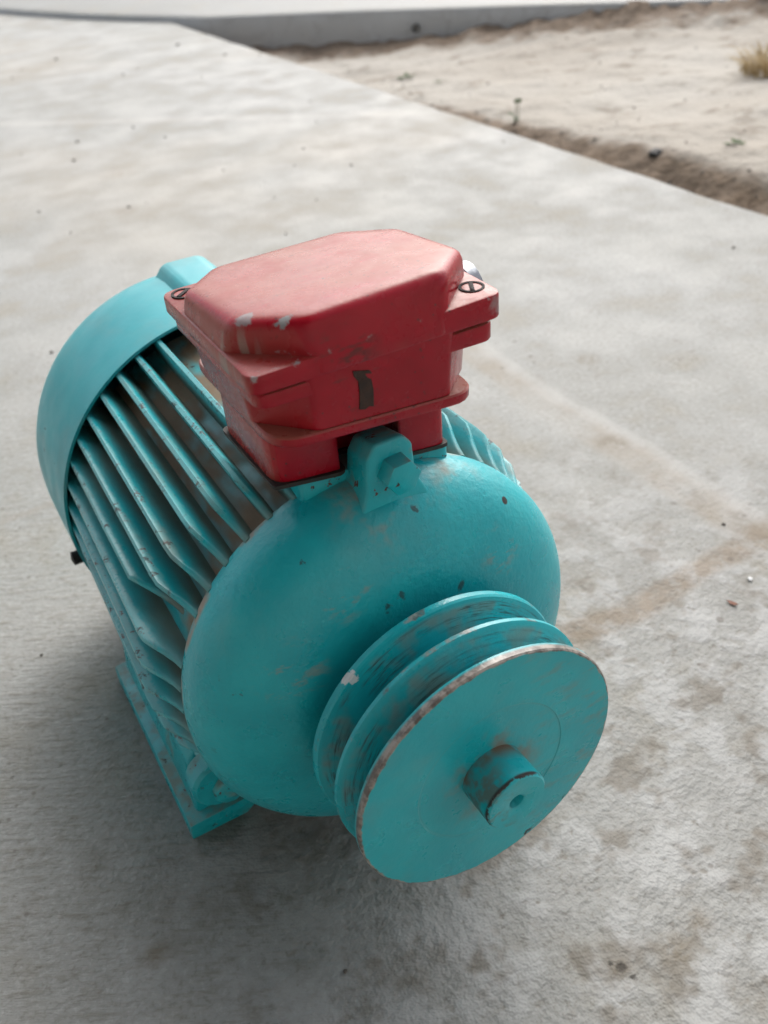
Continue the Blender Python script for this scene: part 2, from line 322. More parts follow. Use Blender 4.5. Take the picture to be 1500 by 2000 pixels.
M = dict(fin=teal('teal_paint_fin', 'fin'), body=teal('teal_paint_body', 'body'), bell=teal('teal_paint_bell', 'bell'),
         pulley=teal('teal_paint_pulley', 'pulley'), shaft=teal('teal_paint_shaft', 'shaft'), cowl=teal('teal_paint_cowl', 'cowl'),
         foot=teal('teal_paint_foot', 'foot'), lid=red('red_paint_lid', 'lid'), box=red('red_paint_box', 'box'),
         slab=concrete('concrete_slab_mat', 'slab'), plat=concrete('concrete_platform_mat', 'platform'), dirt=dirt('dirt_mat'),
         rubber=plain('gasket_rubber', (0.018, 0.016, 0.015), (0.05, 0.042, 0.035), 90, 0.75),
         screw=plain('screw_dark', (0.05, 0.018, 0.020), (0.10, 0.03, 0.03), 200, 0.5),
         slot=plain('screw_slot', (0.010, 0.006, 0.006), (0.02, 0.012, 0.012), 200, 0.8),
         gland=plain('gland_metal', (0.28, 0.31, 0.35), (0.48, 0.52, 0.56), 130, 0.35, metal=0.4),
         black=plain('black_steel', (0.010, 0.010, 0.011), (0.03, 0.028, 0.026), 150, 0.6),
         tape=plain('tape_residue', (0.022, 0.013, 0.010), (0.055, 0.028, 0.020), 260, 0.8, 0.5),
         dryg=plain('dry_grass', (0.38, 0.27, 0.12), (0.52, 0.40, 0.22), 60, 0.8),
         weed=plain('weed_green', (0.06, 0.10, 0.035), (0.12, 0.16, 0.065), 80, 0.7),
         stone=plain('pebble_stone', (0.10, 0.09, 0.08), (0.24, 0.21, 0.18), 90, 0.85),
         leaf=plain('dead_leaf', (0.16, 0.055, 0.03), (0.24, 0.10, 0.06), 120, 0.7),
         chalk=plain('white_chip', (0.72, 0.74, 0.76), (0.80, 0.80, 0.80), 120, 0.4),
         render=plain('unseen_wall_mat', (0.40, 0.385, 0.36), (0.47, 0.455, 0.43), 6, 0.9, dist=0.004),  # unseen added wall, toned to bounce fill light
         soffit=plain('unseen_roof_mat', (0.13, 0.12, 0.11), (0.17, 0.155, 0.14), 6, 0.9, dist=0.004))  # unseen added roof, kept dark to hold back fill

# ------------------------------------------------------------------ mesh helpers
def finish(name, bm, mat, parent=None, angle=38, mats=None):
    bmesh.ops.recalc_face_normals(bm, faces=bm.faces)
    for f in bm.faces: f.smooth = True
    for e in bm.edges:
        e.smooth = not (len(e.link_faces) == 2 and e.calc_face_angle(0) > R(angle))
    me = bpy.data.meshes.new(name); bm.to_mesh(me); bm.free()
    for m in (mats or [mat]): me.materials.append(m)
    o = bpy.data.objects.new(name, me); COL.objects.link(o)
    if parent is not None: o.parent = parent
    return o

def spline(pts, n=6):
    out = []
    for i in range(len(pts) - 1):
        p0 = Vector(pts[max(i - 1, 0)]); p1 = Vector(pts[i]); p2 = Vector(pts[i + 1]); p3 = Vector(pts[min(i + 2, len(pts) - 1)])
        for j in range(n):
            t = j / n
            out.append(0.5 * ((2 * p1) + (p2 - p0) * t + (2 * p0 - 5 * p1 + 4 * p2 - p3) * t * t + (3 * p1 - p0 - 3 * p2 + p3) * t ** 3))
    out.append(Vector(pts[-1])); return [tuple(p) for p in out]

def lathe(bm, prof, seg=96, cx=0.0, cz=H, axis='Y', wob=0.0):
    rings = []
    for (a, r) in prof:
        if r < 1e-6:
            v = bm.verts.new((cx, a, cz) if axis == 'Y' else (cx, 0, a)); rings.append([v]); continue
        ring = []
        for i in range(seg):
            t = 2 * math.pi * i / seg
            rr = r * (1 + wob * noise.noise(Vector((math.cos(t) * 2, math.sin(t) * 2, a * 30))))
            ring.append(bm.verts.new((cx + rr * math.cos(t), a, cz + rr * math.sin(t))))
        rings.append(ring)
    for A, B in zip(rings, rings[1:]):
        for i in range(seg):
            j = (i + 1) % seg
            if len(A) == 1 and len(B) == 1: continue
            if len(A) == 1: bm.faces.new((A[0], B[i], B[j]))
            elif len(B) == 1: bm.faces.new((A[i], B[0], A[j]))
            else: bm.faces.new((A[i], B[i], B[j], A[j]))

def round_poly(pts, rs, n=6):
    """closed outline with rounded corners; rs one radius or a list"""
    out = []; N = len(pts)
    for i, p in enumerate(pts):
        r = rs[i] if isinstance(rs, (list, tuple)) else rs
        p = Vector(p); a = Vector(pts[i - 1]); b = Vector(pts[(i + 1) % N])
        da = (a - p).normalized(); db = (b - p).normalized()
        ang = da.angle(db); d = min(r / math.tan(ang / 2), (a - p).length * 0.49, (b - p).length * 0.49)
        q1 = p + da * d; q2 = p + db * d
        for j in range(n + 1):
            t = j / n; out.append(tuple((q1 * (1 - t) + p * t) * (1 - t) + (p * (1 - t) + q2 * t) * t))
    return out

def loft(bm, rings, cap0=True, cap1=True):
    vs = [[bm.verts.new(p) for p in r] for r in rings]
    n = len(vs[0])
    for A, B in zip(vs, vs[1:]):
        for i in range(n):
            j = (i + 1) % n; bm.faces.new((A[i], A[j], B[j], B[i]))
    if cap0: bm.faces.new(vs[0][::-1])
    if cap1: bm.faces.new(vs[-1])
    return vs

def box(bm, x0, x1, y0, y1, z0, z1, bev=0.0, seg=2):
    b2 = bmesh.new()
    vs = [b2.verts.new((x, y, z)) for x in (x0, x1) for y in (y0, y1) for z in (z0, z1)]
    for f in ((0, 1, 3, 2), (4, 6, 7, 5), (0, 4, 5, 1), (2, 3, 7, 6), (0, 2, 6, 4), (1, 5, 7, 3)): b2.faces.new([vs[i] for i in f])
    bmesh.ops.recalc_face_normals(b2, faces=b2.faces)
    if bev: bmesh.ops.bevel(b2, geom=list(b2.edges), offset=bev, segments=seg, affect='EDGES', profile=0.5)
    me = bpy.data.meshes.new('t'); b2.to_mesh(me); b2.free(); bm.from_mesh(me); bpy.data.meshes.remove(me)

def prism(bm, outline, axis, a0, a1, bev=0.0, seg=2):
    """outline of (u,v); axis Y: (x,z) pairs extruded along y; axis Z: (x,y) extruded along z; axis X: (y,z)"""
    def P(u, v, a): return {'Y': (u, a, v), 'Z': (u, v, a), 'X': (a, u, v)}[axis]
    b2 = bmesh.new(); loft(b2, [[P(u, v, a0) for u, v in outline], [P(u, v, a1) for u, v in outline]])
    bmesh.ops.recalc_face_normals(b2, faces=b2.faces)
    if bev: bmesh.ops.bevel(b2, geom=[e for e in b2.edges if e.calc_face_angle(0) > 0.35], offset=bev, segments=seg, affect='EDGES', profile=0.5, clamp_overlap=True)
    me = bpy.data.meshes.new('t'); b2.to_mesh(me); b2.free(); bm.from_mesh(me); bpy.data.meshes.remove(me)

def hexagon(c, af, rot=0): return [(c[0] + af / math.sqrt(3) * math.cos(R(60 * i + rot)), c[1] + af / math.sqrt(3) * math.sin(R(60 * i + rot))) for i in range(6)]

def tag(o, label, cat, group=None):
    o['label'] = label; o['category'] = cat
    if group: o['group'] = group
    return o
def structure(o): o['kind'] = 'structure'; return o

# ------------------------------------------------------------------ setting: slab, dirt, platform
EDGE = 0.815
bm = bmesh.new()                                             # slab with a slightly uneven broken edge
ys = [-6 + 0.03 * i for i in range(int(10.2 / 0.03))]
top = []; bot = []
for yv in ys:
    jx = EDGE + 0.004 * noise.noise(Vector((yv * 9, 0, 3))) + 0.003 * noise.noise(Vector((yv * 40, 2, 3)))
    top.append((jx, yv))
tv = [bm.verts.new((x, y, 0)) for x, y in top]; tv2 = [bm.verts.new((x - 0.006, y, 0.0)) for x, y in top]
for v in tv: v.co.z = -0.005
bv = [bm.verts.new((x + 0.002, y, -0.16)) for x, y in top]; lv = [bm.verts.new((-6, y, 0)) for x, y in top]
for i in range(len(ys) - 1):
    bm.faces.new((lv[i], tv2[i], tv2[i + 1], lv[i + 1])); bm.faces.new((tv2[i], tv[i], tv[i + 1], tv2[i + 1])); bm.faces.new((tv[i], bv[i], bv[i + 1], tv[i + 1]))
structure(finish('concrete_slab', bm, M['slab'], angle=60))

WALL = [(-0.6, 5.6), (0.2, 4.02), (0.465, 3.43), (0.62, 3.02), (0.735, 2.79), (0.875, 2.52), (1.13, 2.265), (1.50, 1.868), (1.753, 1.574), (2.6, 0.62), (5.0, -2.1)]
def wall_d(x, y):                                            # signed distance to the platform face (positive on the dirt side)
    best = 1e9
    for (ax, ay), (bx, by) in zip(WALL, WALL[1:]):
        dx, dy = bx - ax, by - ay; L2 = dx * dx + dy * dy
        t = max(0, min(1, ((x - ax) * dx + (y - ay) * dy) / L2)); px, py = ax + t * dx, ay + t * dy
        d = math.hypot(x - px, y - py); s = (x - ax) * dy - (y - ay) * dx
        if d < abs(best): best = d if s < 0 else -d
    return -best
def dirt_h(x, y):
    d = x - EDGE
    edge = 1 - math.exp(-(max(d, 0) / 0.045) ** 2)
    n1 = noise.noise(Vector((x * 2.2, y * 2.2, 0))); n2 = noise.noise(Vector((x * 9, y * 9, 4))); n3 = noise.noise(Vector((x * 30, y * 30, 9)))
    z = -0.014 + 0.034 * edge - 0.098 * min(1, max(0, (y - 0.7) / 1.5)) ** 0.8 * (0.25 + 0.75 * edge)
    z += 0.010 * n1 * edge + 0.008 * n2 + 0.0050 * n3 * (0.5 + 1.3 * math.exp(-d / 0.08))
    w_ = wall_d(x, y)
    along = min(1, max(0, (x - 1.0) / 0.9))
    if w_ < 0.6: z += (0.012 + 0.050 * along) * math.exp(-abs(w_) / (0.08 + 0.10 * along)) * (1 + 0.5 * n2 + 0.4 * n3)
    return z
bm = bmesh.new()
xs = []; xv = EDGE - 0.012
while xv < 5.0: xs.append(xv); xv += 0.010 + max(0, xv - 1.0) * 0.02
yl = []; yv = -3.0
while yv < 3.6: yl.append(yv); yv += 0.012 if -0.1 < yv < 2.7 else 0.06
gv = [[bm.verts.new((x, y, dirt_h(x, y))) for y in yl] for x in xs]
for i in range(len(xs) - 1):
    for j in range(len(yl) - 1): bm.faces.new((gv[i][j], gv[i + 1][j], gv[i + 1][j + 1], gv[i][j + 1]))
structure(finish('dirt_yard', bm, M['dirt'], angle=180))
bm = bmesh.new()
vs = [bm.verts.new(p) for p in ((-300, -300, -0.165), (300, -300, -0.165), (300, 300, -0.165), (-300, 300, -0.165))]; bm.faces.new(vs)
structure(finish('ground', bm, M['dirt']))

bm = bmesh.new()                                             # raised platform behind
out = [(-6, 5.6)] + WALL + [(40, -2.1), (40, 60), (-6, 60)]
prof = ((-0.17, 0.0), (-0.10, 0.0), (-0.05, 0.0), (-0.02, 0.0), (0.009, 0.0), (0.013, 0.002), (0.015, 0.007), (0.0152, 0.06))
face = []
dense = []
for (a, b) in zip(WALL, WALL[1:]):
    n = max(1, int(math.dist(a, b) / 0.03))
    for i in range(n): dense.append((a[0] + (b[0] - a[0]) * i / n, a[1] + (b[1] - a[1]) * i / n))
dense.append(WALL[-1])
rows = []
for zz_, ins in prof:
    row = []
    for i, p in enumerate(dense):
        a = Vector(dense[max(i - 1, 0)]); b = Vector(dense[min(i + 1, len(dense) - 1)]); t = (b - a).normalized(); nrm = Vector((-t.y, t.x))
        o_ = 0.004 * noise.noise(Vector((p[0] * 8, p[1] * 8, zz_ * 25))) + 0.002 * noise.noise(Vector((p[0] * 40, p[1] * 40, zz_ * 60)))
        row.append(bm.verts.new((p[0] + nrm.x * (ins + o_), p[1] + nrm.y * (ins + o_), zz_)))
    rows.append(row)
for A, B in zip(rows, rows[1:]):
    for i in range(len(A) - 1): bm.faces.new((A[i], A[i + 1], B[i + 1], B[i]))
far = [bm.verts.new((x_, y_, 0.0152)) for x_, y_ in ((40, -2.1), (40, 60), (-6, 60), (-6, 5.6))]
bm.faces.new(rows[-1] + far)
plat = structure(finish('concrete_platform', bm, M['plat'], angle=50))
for p_ in plat.data.polygons:
    if len(p_.vertices) > 6: p_.use_smooth = False
bm = bmesh.new()                                             # dark pipe mouth in the platform face
d_ = Vector((0.68, 0.733))
c_ = Vector((1.318, 2.068))
ring = lambda r, off: [(c_.x + 0.733 * r * math.cos(t) - d_.x * off, c_.y - 0.68 * r * math.cos(t) - d_.y * off, -0.030 + r * math.sin(t)) for t in [2 * math.pi * i / 20 for i in range(20)]]
loft(bm, [ring(0.010, -0.03), ring(0.010, 0.012), ring(0.0075, 0.012), ring(0.0075, -0.02)])
finish('pipe_mouth', bm, M['black'], plat)

# ------------------------------------------------------------------ unseen wall and roof, added to shape the light
bm = bmesh.new(); box(bm, -2.6, 1.30, -1.9, -1.7, 0.0, 2.4); box(bm, -2.6, -2.4, -1.7, 0.6, 0.0, 2.4)
tag(finish('unseen_wall', bm, M['render']), 'unseen plain wall added behind the camera to shape the light', 'wall')
bm = bmesh.new(); box(bm, -2.7, 0.60, -2.0, 0.70, 2.4, 2.55)
tag(finish('unseen_roof', bm, M['soffit']), 'unseen flat roof added to shade the motor and slab', 'roof')

# ------------------------------------------------------------------ electric motor
motor = bpy.data.objects.new('electric_motor', None); COL.objects.link(motor); motor.empty_display_size = 0.05
tag(motor, 'turquoise electric motor with red terminal box and two-groove pulley on concrete', 'motor')

bm = bmesh.new()
lathe(bm, [(-0.0755, 0.0), (-0.0755, 0.0915), (-0.0715, 0.0915), (-0.069, 0.0905), (0.02, 0.0895), (0.112, 0.0890), (0.112, 0.0)], 128)
finish('body', bm, M['body'], motor)

def fin_mesh(name, y_front, stub=False):
    """local frame: origin on the shaft axis, z outwards, y along the shaft"""
    bm = bmesh.new()
    tipline = [(0.108, 0.1032), (0.06, 0.1043), (0.02, 0.1053), (-0.02, 0.1063), (-0.045, 0.1070)]
    if not stub:
        tipline += [(-0.0525, 0.1066), (-0.058, 0.1040), (-0.064, 0.1008), (-0.070, 0.0982), (-0.0750, 0.0968)]
    else:
        tipline = [p for p in tipline if p[0] > -0.015] + [(-0.0245, 0.1063), (-0.0262, 0.1052), (-0.032, 0.1010), (-0.039, 0.0962), (-0.046, 0.0925), (-0.055, 0.0900), (-0.064, 0.0892)]
    base = 0.082; rows = []
    for (y, zt) in tipline:
        row = []
        hb, ht = 0.0030, 0.00165
        for (f, hw) in ((0, hb + 0.0016), (0.22, hb), (0.6, 0.5 * (hb + ht)), (0.94, ht), (1.0, ht * 0.55)): row.append((-hw, y, base + (zt - base) * f))
        for (f, hw) in ((1.0, ht * 0.55), (0.94, ht), (0.6, 0.5 * (hb + ht)), (0.22, hb), (0, hb + 0.0016)): row.append((hw, y, base + (zt - base) * f))
        rows.append([bm.verts.new(p) for p in row])
    n = len(rows[0])
    for A, B in zip(rows, rows[1:]):
        for i in range(n):
            j = (i + 1) % n; bm.faces.new((A[i], A[j], B[j], B[i]))
    bm.faces.new(rows[0]); bm.faces.new(rows[-1][::-1])
    return finish(name, bm, M['fin'], motor, 55)
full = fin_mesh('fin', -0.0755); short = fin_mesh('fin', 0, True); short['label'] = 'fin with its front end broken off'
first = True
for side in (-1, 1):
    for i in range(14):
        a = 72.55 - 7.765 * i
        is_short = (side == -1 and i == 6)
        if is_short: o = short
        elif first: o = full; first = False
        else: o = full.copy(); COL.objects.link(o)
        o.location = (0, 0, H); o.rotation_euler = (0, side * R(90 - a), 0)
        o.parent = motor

# feet
for s in (-1, 1):
    bm = bmesh.new()
    ol = [(s * u, v) for u, v in ((0.1077, 0.0), (0.0760, 0.0), (0.0670, 0.0075), (0.0660, 0.0125), (0.1070, 0.0105))]
    prism(bm, ol, 'Y', -0.0507, 0.088, 0.0008)
    prism(bm, [(s * u, v) for u, v in ((0.1010, 0.009), (0.0700, 0.009), (0.0620, 0.060), (0.0930, 0.078))], 'Y', -0.0440, 0.085, 0.002)
    prism(bm, [(s * u, v) for u, v in ((0.0995, 0.055), (0.0930, 0.036), (0.0760, 0.034), (0.0700, 0.075), (0.0860, 0.080))], 'Y', -0.0515, -0.020, 0.003)
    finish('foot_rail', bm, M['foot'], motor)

# end bell
bm = bmesh.new()
bp = [(-0.0700, 0.0900), (-0.0712, 0.0945), (-0.0745, 0.0962), (-0.0800, 0.0972), (-0.0880, 0.0970), (-0.0960, 0.0940), (-0.1035, 0.0880), (-0.1095, 0.0795), (-0.1140, 0.0690), (-0.1170, 0.0580), (-0.1190, 0.0470), (-0.1205, 0.0380), (-0.1220, 0.0320), (-0.1270, 0.0300)]
lathe(bm, spline(bp, 5) + [(-0.1272, 0.0295), (-0.1272, 0.0)], 160, wob=0.004)
bell = finish('end_bell', bm, M['bell'], motor, 60)
bm = bmesh.new()                                             # top lug
XC = 0.0040
ol = [(XC - 0.0180, 0.197), (XC - 0.0140, 0.2060), (XC - 0.0116, 0.2115), (XC - 0.0104, 0.2255), (XC - 0.0066, 0.2316), (XC + 0.0062, 0.2316), (XC + 0.0103, 0.2265), (XC + 0.0110, 0.2115), (XC + 0.0140, 0.2060), (XC + 0.0180, 0.197)]
prism(bm, ol, 'Y', -0.0985, -0.0800, 0.0016, 3)
for v in bm.verts:
    if v.co.y < -0.094 and v.co.z < 0.2105: v.co.y -= (0.2105 - v.co.z) * 0.15
    if v.co.y > -0.088 and v.co.z > 0.215: v.co.z -= 0.0035
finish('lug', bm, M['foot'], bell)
def hex_bolt(c, af, y0, y1, rot, parent, washer=0.0):
    bm = bmesh.new(); prism(bm, hexagon(c, af, rot), 'Y', y1, y0, 0.0006, 2)
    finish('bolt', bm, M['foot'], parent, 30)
hex_bolt((0.0052, 0.2176), 0.0136, -0.0975, -0.1066, 4, bell)
for s in (-1, 1):                                            # lower lugs with worn round bolts
    bx_, bz_ = s * 0.0878, 0.0500
    bm = bmesh.new(); lathe(bm, [(-0.0535, 0.0), (-0.0535, 0.0142), (-0.058, 0.0148), (-0.0645, 0.0147), (-0.0665, 0.0130), (-0.0670, 0.0)], 40, bx_, bz_)
    u = Vector((-bx_, H - bz_)).normalized(); pz = Vector((-u.y, u.x)); c = Vector((bx_, bz_))
    ol = [tuple(c + pz * 0.0144 - u * 0.001), tuple(c - pz * 0.0144 - u * 0.001), tuple(c - pz * 0.016 + u * 0.030), tuple(c + pz * 0.016 + u * 0.030)]
    prism(bm, ol, 'Y', -0.0655, -0.0537, 0.0015)
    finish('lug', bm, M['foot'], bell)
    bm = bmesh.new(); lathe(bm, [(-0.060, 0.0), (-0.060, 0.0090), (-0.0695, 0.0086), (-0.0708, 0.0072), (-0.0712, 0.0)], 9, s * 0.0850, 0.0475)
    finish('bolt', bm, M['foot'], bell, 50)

# pulley and shaft
bm = bmesh.new()
pp = [(-0.1285, 0.0), (-0.1285, 0.0285), (-0.1305, 0.0290), (-0.1305, 0.0560), (-0.1300, 0.0598), (-0.1308, 0.0606), (-0.1332, 0.0606), (-0.1342, 0.0600),
      (-0.1388, 0.0470), (-0.1440, 0.0465), (-0.1496, 0.0598), (-0.1502, 0.0606), (-0.1520, 0.0606), (-0.1526, 0.0598),
      (-0.1572, 0.0470), (-0.1620, 0.0465), (-0.1668, 0.0596), (-0.1673, 0.0607), (-0.1706, 0.0607), (-0.1713, 0.0602), (-0.1714, 0.0590), (-0.1714, 0.0350), (-0.1711, 0.0346), (-0.1711, 0.0150), (-0.1711, 0.0)]
lathe(bm, pp, 160, wob=0.003)
finish('pulley', bm, M['pulley'], motor, 30)
bm = bmesh.new()
lathe(bm, [(-0.120, 0.0), (-0.120, 0.0140), (-0.1876, 0.0139), (-0.1886, 0.0131), (-0.1887, 0.0045), (-0.1880, 0.0034), (-0.1850, 0.0024), (-0.1850, 0.0)], 64)
finish('shaft', bm, M['shaft'], motor, 35)

# fan cowl
bm = bmesh.new()
cp = [(0.0930, 0.1038), (0.0912, 0.1040), (0.0910, 0.1058), (0.120, 0.1060), (0.150, 0.1058), (0.162, 0.1050), (0.170, 0.1030), (0.1755, 0.0990), (0.1785, 0.093), (0.180, 0.082), (0.1805, 0.0)]
inner = [(0.1770, 0.0), (0.1770, 0.080), (0.168, 0.100), (0.150, 0.1035), (0.0930, 0.1038)]
lathe(bm, inner + cp[1:], 144)
cowl = finish('fan_cowl', bm, M['cowl'], motor, 32)
bm = bmesh.new()
prism(bm, [(-0.0105, 0.2120), (-0.0025, 0.2215), (0.001, 0.2230), (0.0200, 0.2230), (0.024, 0.2215), (0.032, 0.2120)], 'Y', 0.112, 0.166, 0.003, 3)
finish('cowl_boss', bm, M['cowl'], cowl)
bm = bmesh.new()
b2 = []
for i in range(9): b2 += [(0.0 + 0.001 * i, 0.0044), (0.0005 + 0.001 * i, 0.0038)]
lathe(bm, [(0, 0)] + b2 + [(0.0095, 0)], 20, 0, 0)
scr = finish('cowl_screw', bm, M['black'], cowl)
scr.location = (-0.1000, 0.101, 0.090); scr.rotation_euler = (0, 0, R(90))

# terminal box, slightly skewed on its seat
def tilt(z):
    ks = ((0.205, -0.13), (0.222, -0.13), (0.25, -0.08), (0.2819, 0.025), (0.31, 0.04))
    if z <= ks[0][0]: return ks[0][1]
    for (a, p), (b, q) in zip(ks, ks[1:]):
        if z <= b: return p + (q - p) * (z - a) / (b - a)
    return ks[-1][1]
def shear(bm):
    for v in bm.verts: v.co.z += v.co.x * tilt(v.co.z)
def octo(hx, y0, y1, cut, r, z, n=4, cx=0.0):
    p = [(cx - hx, y0 + cut), (cx - hx + cut, y0), (cx + hx - cut, y0), (cx + hx, y0 + cut), (cx + hx, y1 - cut), (cx + hx - cut, y1), (cx - hx + cut, y1), (cx - hx, y1 - cut)]
    return [(a, b, z) for a, b in round_poly(p, r, n)]
def rrect(x0, x1, y0, y1, r, z, n=6): return [(a, b, z) for a, b in round_poly([(x0, y0), (x1, y0), (x1, y1), (x0, y1)], r, n)]

bm = bmesh.new()                                             # middle housing: octagon walls + corner ears
loft(bm, [octo(0.0455, -0.1055, -0.0215, 0.018, 0.005, 0.2488), octo(0.0475, -0.1070, -0.0200, 0.019, 0.005, 0.2680), octo(0.0480, -0.1072, -0.0198, 0.019, 0.005, 0.2735)])
def plate(bm, hx, y0, y1, r, z0, z1, b, cx=0.0):
    loft(bm, [rrect(cx - hx + b, cx + hx - b, y0 + b, y1 - b, r, z0), rrect(cx - hx + b * .3, cx + hx - b * .3, y0 + b * .3, y1 - b * .3, r, z0 + b * .3), rrect(cx - hx, cx + hx, y0, y1, r, z0 + b), rrect(cx - hx, cx + hx, y0, y1, r, z1 - b), rrect(cx - hx + b * .3, cx + hx - b * .3, y0 + b * .3, y1 - b * .3, r, z1 - b * .3), rrect(cx - hx + b, cx + hx - b, y0 + b, y1 - b, r, z1)])
plate(bm, 0.0488, -0.1066, -0.0205, 0.0065, 0.2650, 0.2716, 0.0010)
shear(bm); tbox = finish('terminal_box', bm, M['box'], motor, 35)
tbox['label'] = 'red cast terminal box with faded dusty lid'

bm = bmesh.new()                                             # lower housing with notch for the lug
X0, X1, Y0, Y1 = -0.0395, 0.0395, -0.0835, -0.030
ol = round_poly([(X0, Y0), (-0.0105, Y0), (-0.0105, -0.068), (0.0165, -0.068), (0.0165, Y0), (X1, Y0), (X1, Y1), (X0, Y1)], [0.008, 0.0025, 0.008, 0.006, 0.0015, 0.006, 0.006, 0.006], 5)
prism(bm, ol, 'Z', 0.2145, 0.2425, 0.0006)
loft(bm, [rrect(X0 - .0003, X1 + .0003, Y0 - .0003, Y1, 0.008, 0.2340), rrect(X0 - .0020, X1 + .0015, Y0 - .010, Y1 + 0.002, 0.010, 0.2395), rrect(-0.0430, 0.0395, -0.1030, -0.024, 0.012, 0.2428),
          rrect(-0.0446, 0.0408, -0.1062, -0.0215, 0.013, 0.2444), rrect(-0.0449, 0.0411, -0.1066, -0.0213, 0.013, 0.2455), rrect(-0.0449, 0.0411, -0.1066, -0.0213, 0.013, 0.2480), rrect(-0.0444, 0.0406, -0.1060, -0.0218, 0.013, 0.2486)])
shear(bm); finish('box_base', bm, M['box'], tbox, 35)
bm = bmesh.new()                                             # gasket
ol = [(x + 0.0006 * noise.noise(Vector((x * 300, y * 300, 1))), y + 0.0010 * noise.noise(Vector((x * 200, y * 200, 5)))) for x, y in round_poly([(X0 - .0012, Y0 - .0015), (-0.0085, Y0 - .0012), (-0.0085, -0.070), (0.0145, -0.070), (0.0145, Y0 - .0008), (X1 + .0008, Y0 - .0008), (X1 + .001, Y1 + .001), (X0 - .0012, Y1 + .001)], 0.004, 5)]
prism(bm, ol, 'Z', 0.2127, 0.2144); shear(bm); finish('gasket', bm, M['rubber'], tbox)
bm = bmesh.new()                                             # seat on the frame
prism(bm, round_poly([(-0.0285, -0.0815), (0.0410, -0.0825), (0.0410, -0.030), (-0.0285, -0.030)], 0.004, 4), 'Z', 0.185, 0.2125, 0.0010); shear(bm)
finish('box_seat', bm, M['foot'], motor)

bm = bmesh.new()                                             # lid
def lr(ins, z, cut, r): return octo(0.0502 - ins, -0.1090 + ins, -0.0182 - ins, cut, r, z, 6)
rings = [lr(0.0004, 0.2737, 0.025, 0.006), lr(0.0, 0.2745, 0.025, 0.006), lr(0.0004, 0.2810, 0.0240, 0.007), lr(0.0012, 0.2855, 0.0222, 0.008), lr(0.0021, 0.2893, 0.0204, 0.009), lr(0.0033, 0.2920, 0.0190, 0.009), lr(0.0050, 0.2937, 0.0178, 0.009), lr(0.0074, 0.2946, 0.0168, 0.009),
         lr(0.0108, 0.2949, 0.0158, 0.009), lr(0.018, 0.2951, 0.012, 0.009), lr(0.030, 0.2952, 0.008, 0.006)]
loft(bm, rings)
plate(bm, 0.0508, -0.1085, -0.0187, 0.0055, 0.2731, 0.2816, 0.0009)
shear(bm)
for v in bm.verts:
    n_ = noise.noise(Vector((v.co.x * 45, v.co.y * 45, v.co.z * 45))); v.co.z += 0.00035 * n_ - max(0, v.co.z - 0.282) / 0.013 * 0.105 * (v.co.y + 0.1)
lid = finish('lid', bm, M['lid'], tbox, 35)
for (sx, sy, rot) in ((-0.0435, -0.0262, 40), (0.0440, -0.0975, 62), (0.0440, -0.0260, 10)):
    zt = 0.2816 + sx * tilt(0.2816)
    bm = bmesh.new()
    def disc(r0, z0, r1, z1, seg=28): return [[(sx + r * math.cos(2 * math.pi * i / seg), sy + r * math.sin(2 * math.pi * i / seg), z) for i in range(seg)] for r, z in ((r0, z0), (r1, z1))]
    a, b = disc(0.0049, zt - 0.004, 0.0049, zt + 0.0004); c, d = disc(0.0039, zt + 0.0004, 0.0038, zt + 0.0001)
    loft(bm, [a, b, c, d], True, True)
    cap = [f for f in bm.faces if len(f.verts) > 8 and f.calc_center_median().z > zt]
    for f in bm.faces: f.material_index = 1
    for f in cap: f.material_index = 0
    s_ = finish('screw', bm, M['lid'], tbox, 30, [M['lid'], M['slot']])
    bm = bmesh.new(); box(bm, -0.0040, 0.0040, -0.0008, 0.0008, -0.001, 0.0007, 0.0002)
    t_ = finish('screw_slot', bm, M['slot'], tbox); t_.location = (sx, sy, zt); t_.rotation_euler = (0, 0, R(rot))

bm = bmesh.new()                                             # cable gland on the far side
def xcyl(bm, x0, x1, r, cy, cz, seg=28): loft(bm, [[(x, cy + r * math.cos(2 * math.pi * i / seg), cz + r * math.sin(2 * math.pi * i / seg)) for i in range(seg)] for x in (x0, x1)])
GY, GZ = -0.0610, 0.2632
xcyl(bm, 0.040, 0.060, 0.0095, GY, GZ); 
prism(bm, hexagon((GY, GZ), 0.021), 'X', 0.050, 0.056, 0.0006)
finish('gland', bm, M['black'], tbox)
bm = bmesh.new(); xcyl(bm, 0.0600, 0.0622, 0.0110, GY, GZ); xcyl(bm, 0.0622, 0.0672, 0.0122, GY, GZ); finish('gland_cap', bm, M['gland'], tbox)

bm = bmesh.new()                                             # torn strip of old tape on the front
TP = [(-0.0125, 0.2705), (-0.0060, 0.2688), (-0.0050, 0.2672), (-0.0078, 0.2680), (-0.0070, 0.2660), (-0.0054, 0.2648), (-0.0048, 0.2600), (-0.0050, 0.2530), (-0.0068, 0.2538), (-0.0085, 0.2528), (-0.0108, 0.2534), (-0.0104, 0.2590), (-0.0106, 0.2655), (-0.0122, 0.2682)]
b2 = [(x, z) for x, z in TP]
def yf(z): return -0.1055 - (z - 0.2488) / (0.268 - 0.2488) * 0.0015
loft(bm, [[(x, yf(z) + 0.0005, z) for x, z in b2], [(x, yf(z) - 0.00035, z) for x, z in b2]]); shear(bm)
finish('tape_strip', bm, M['tape'], tbox)

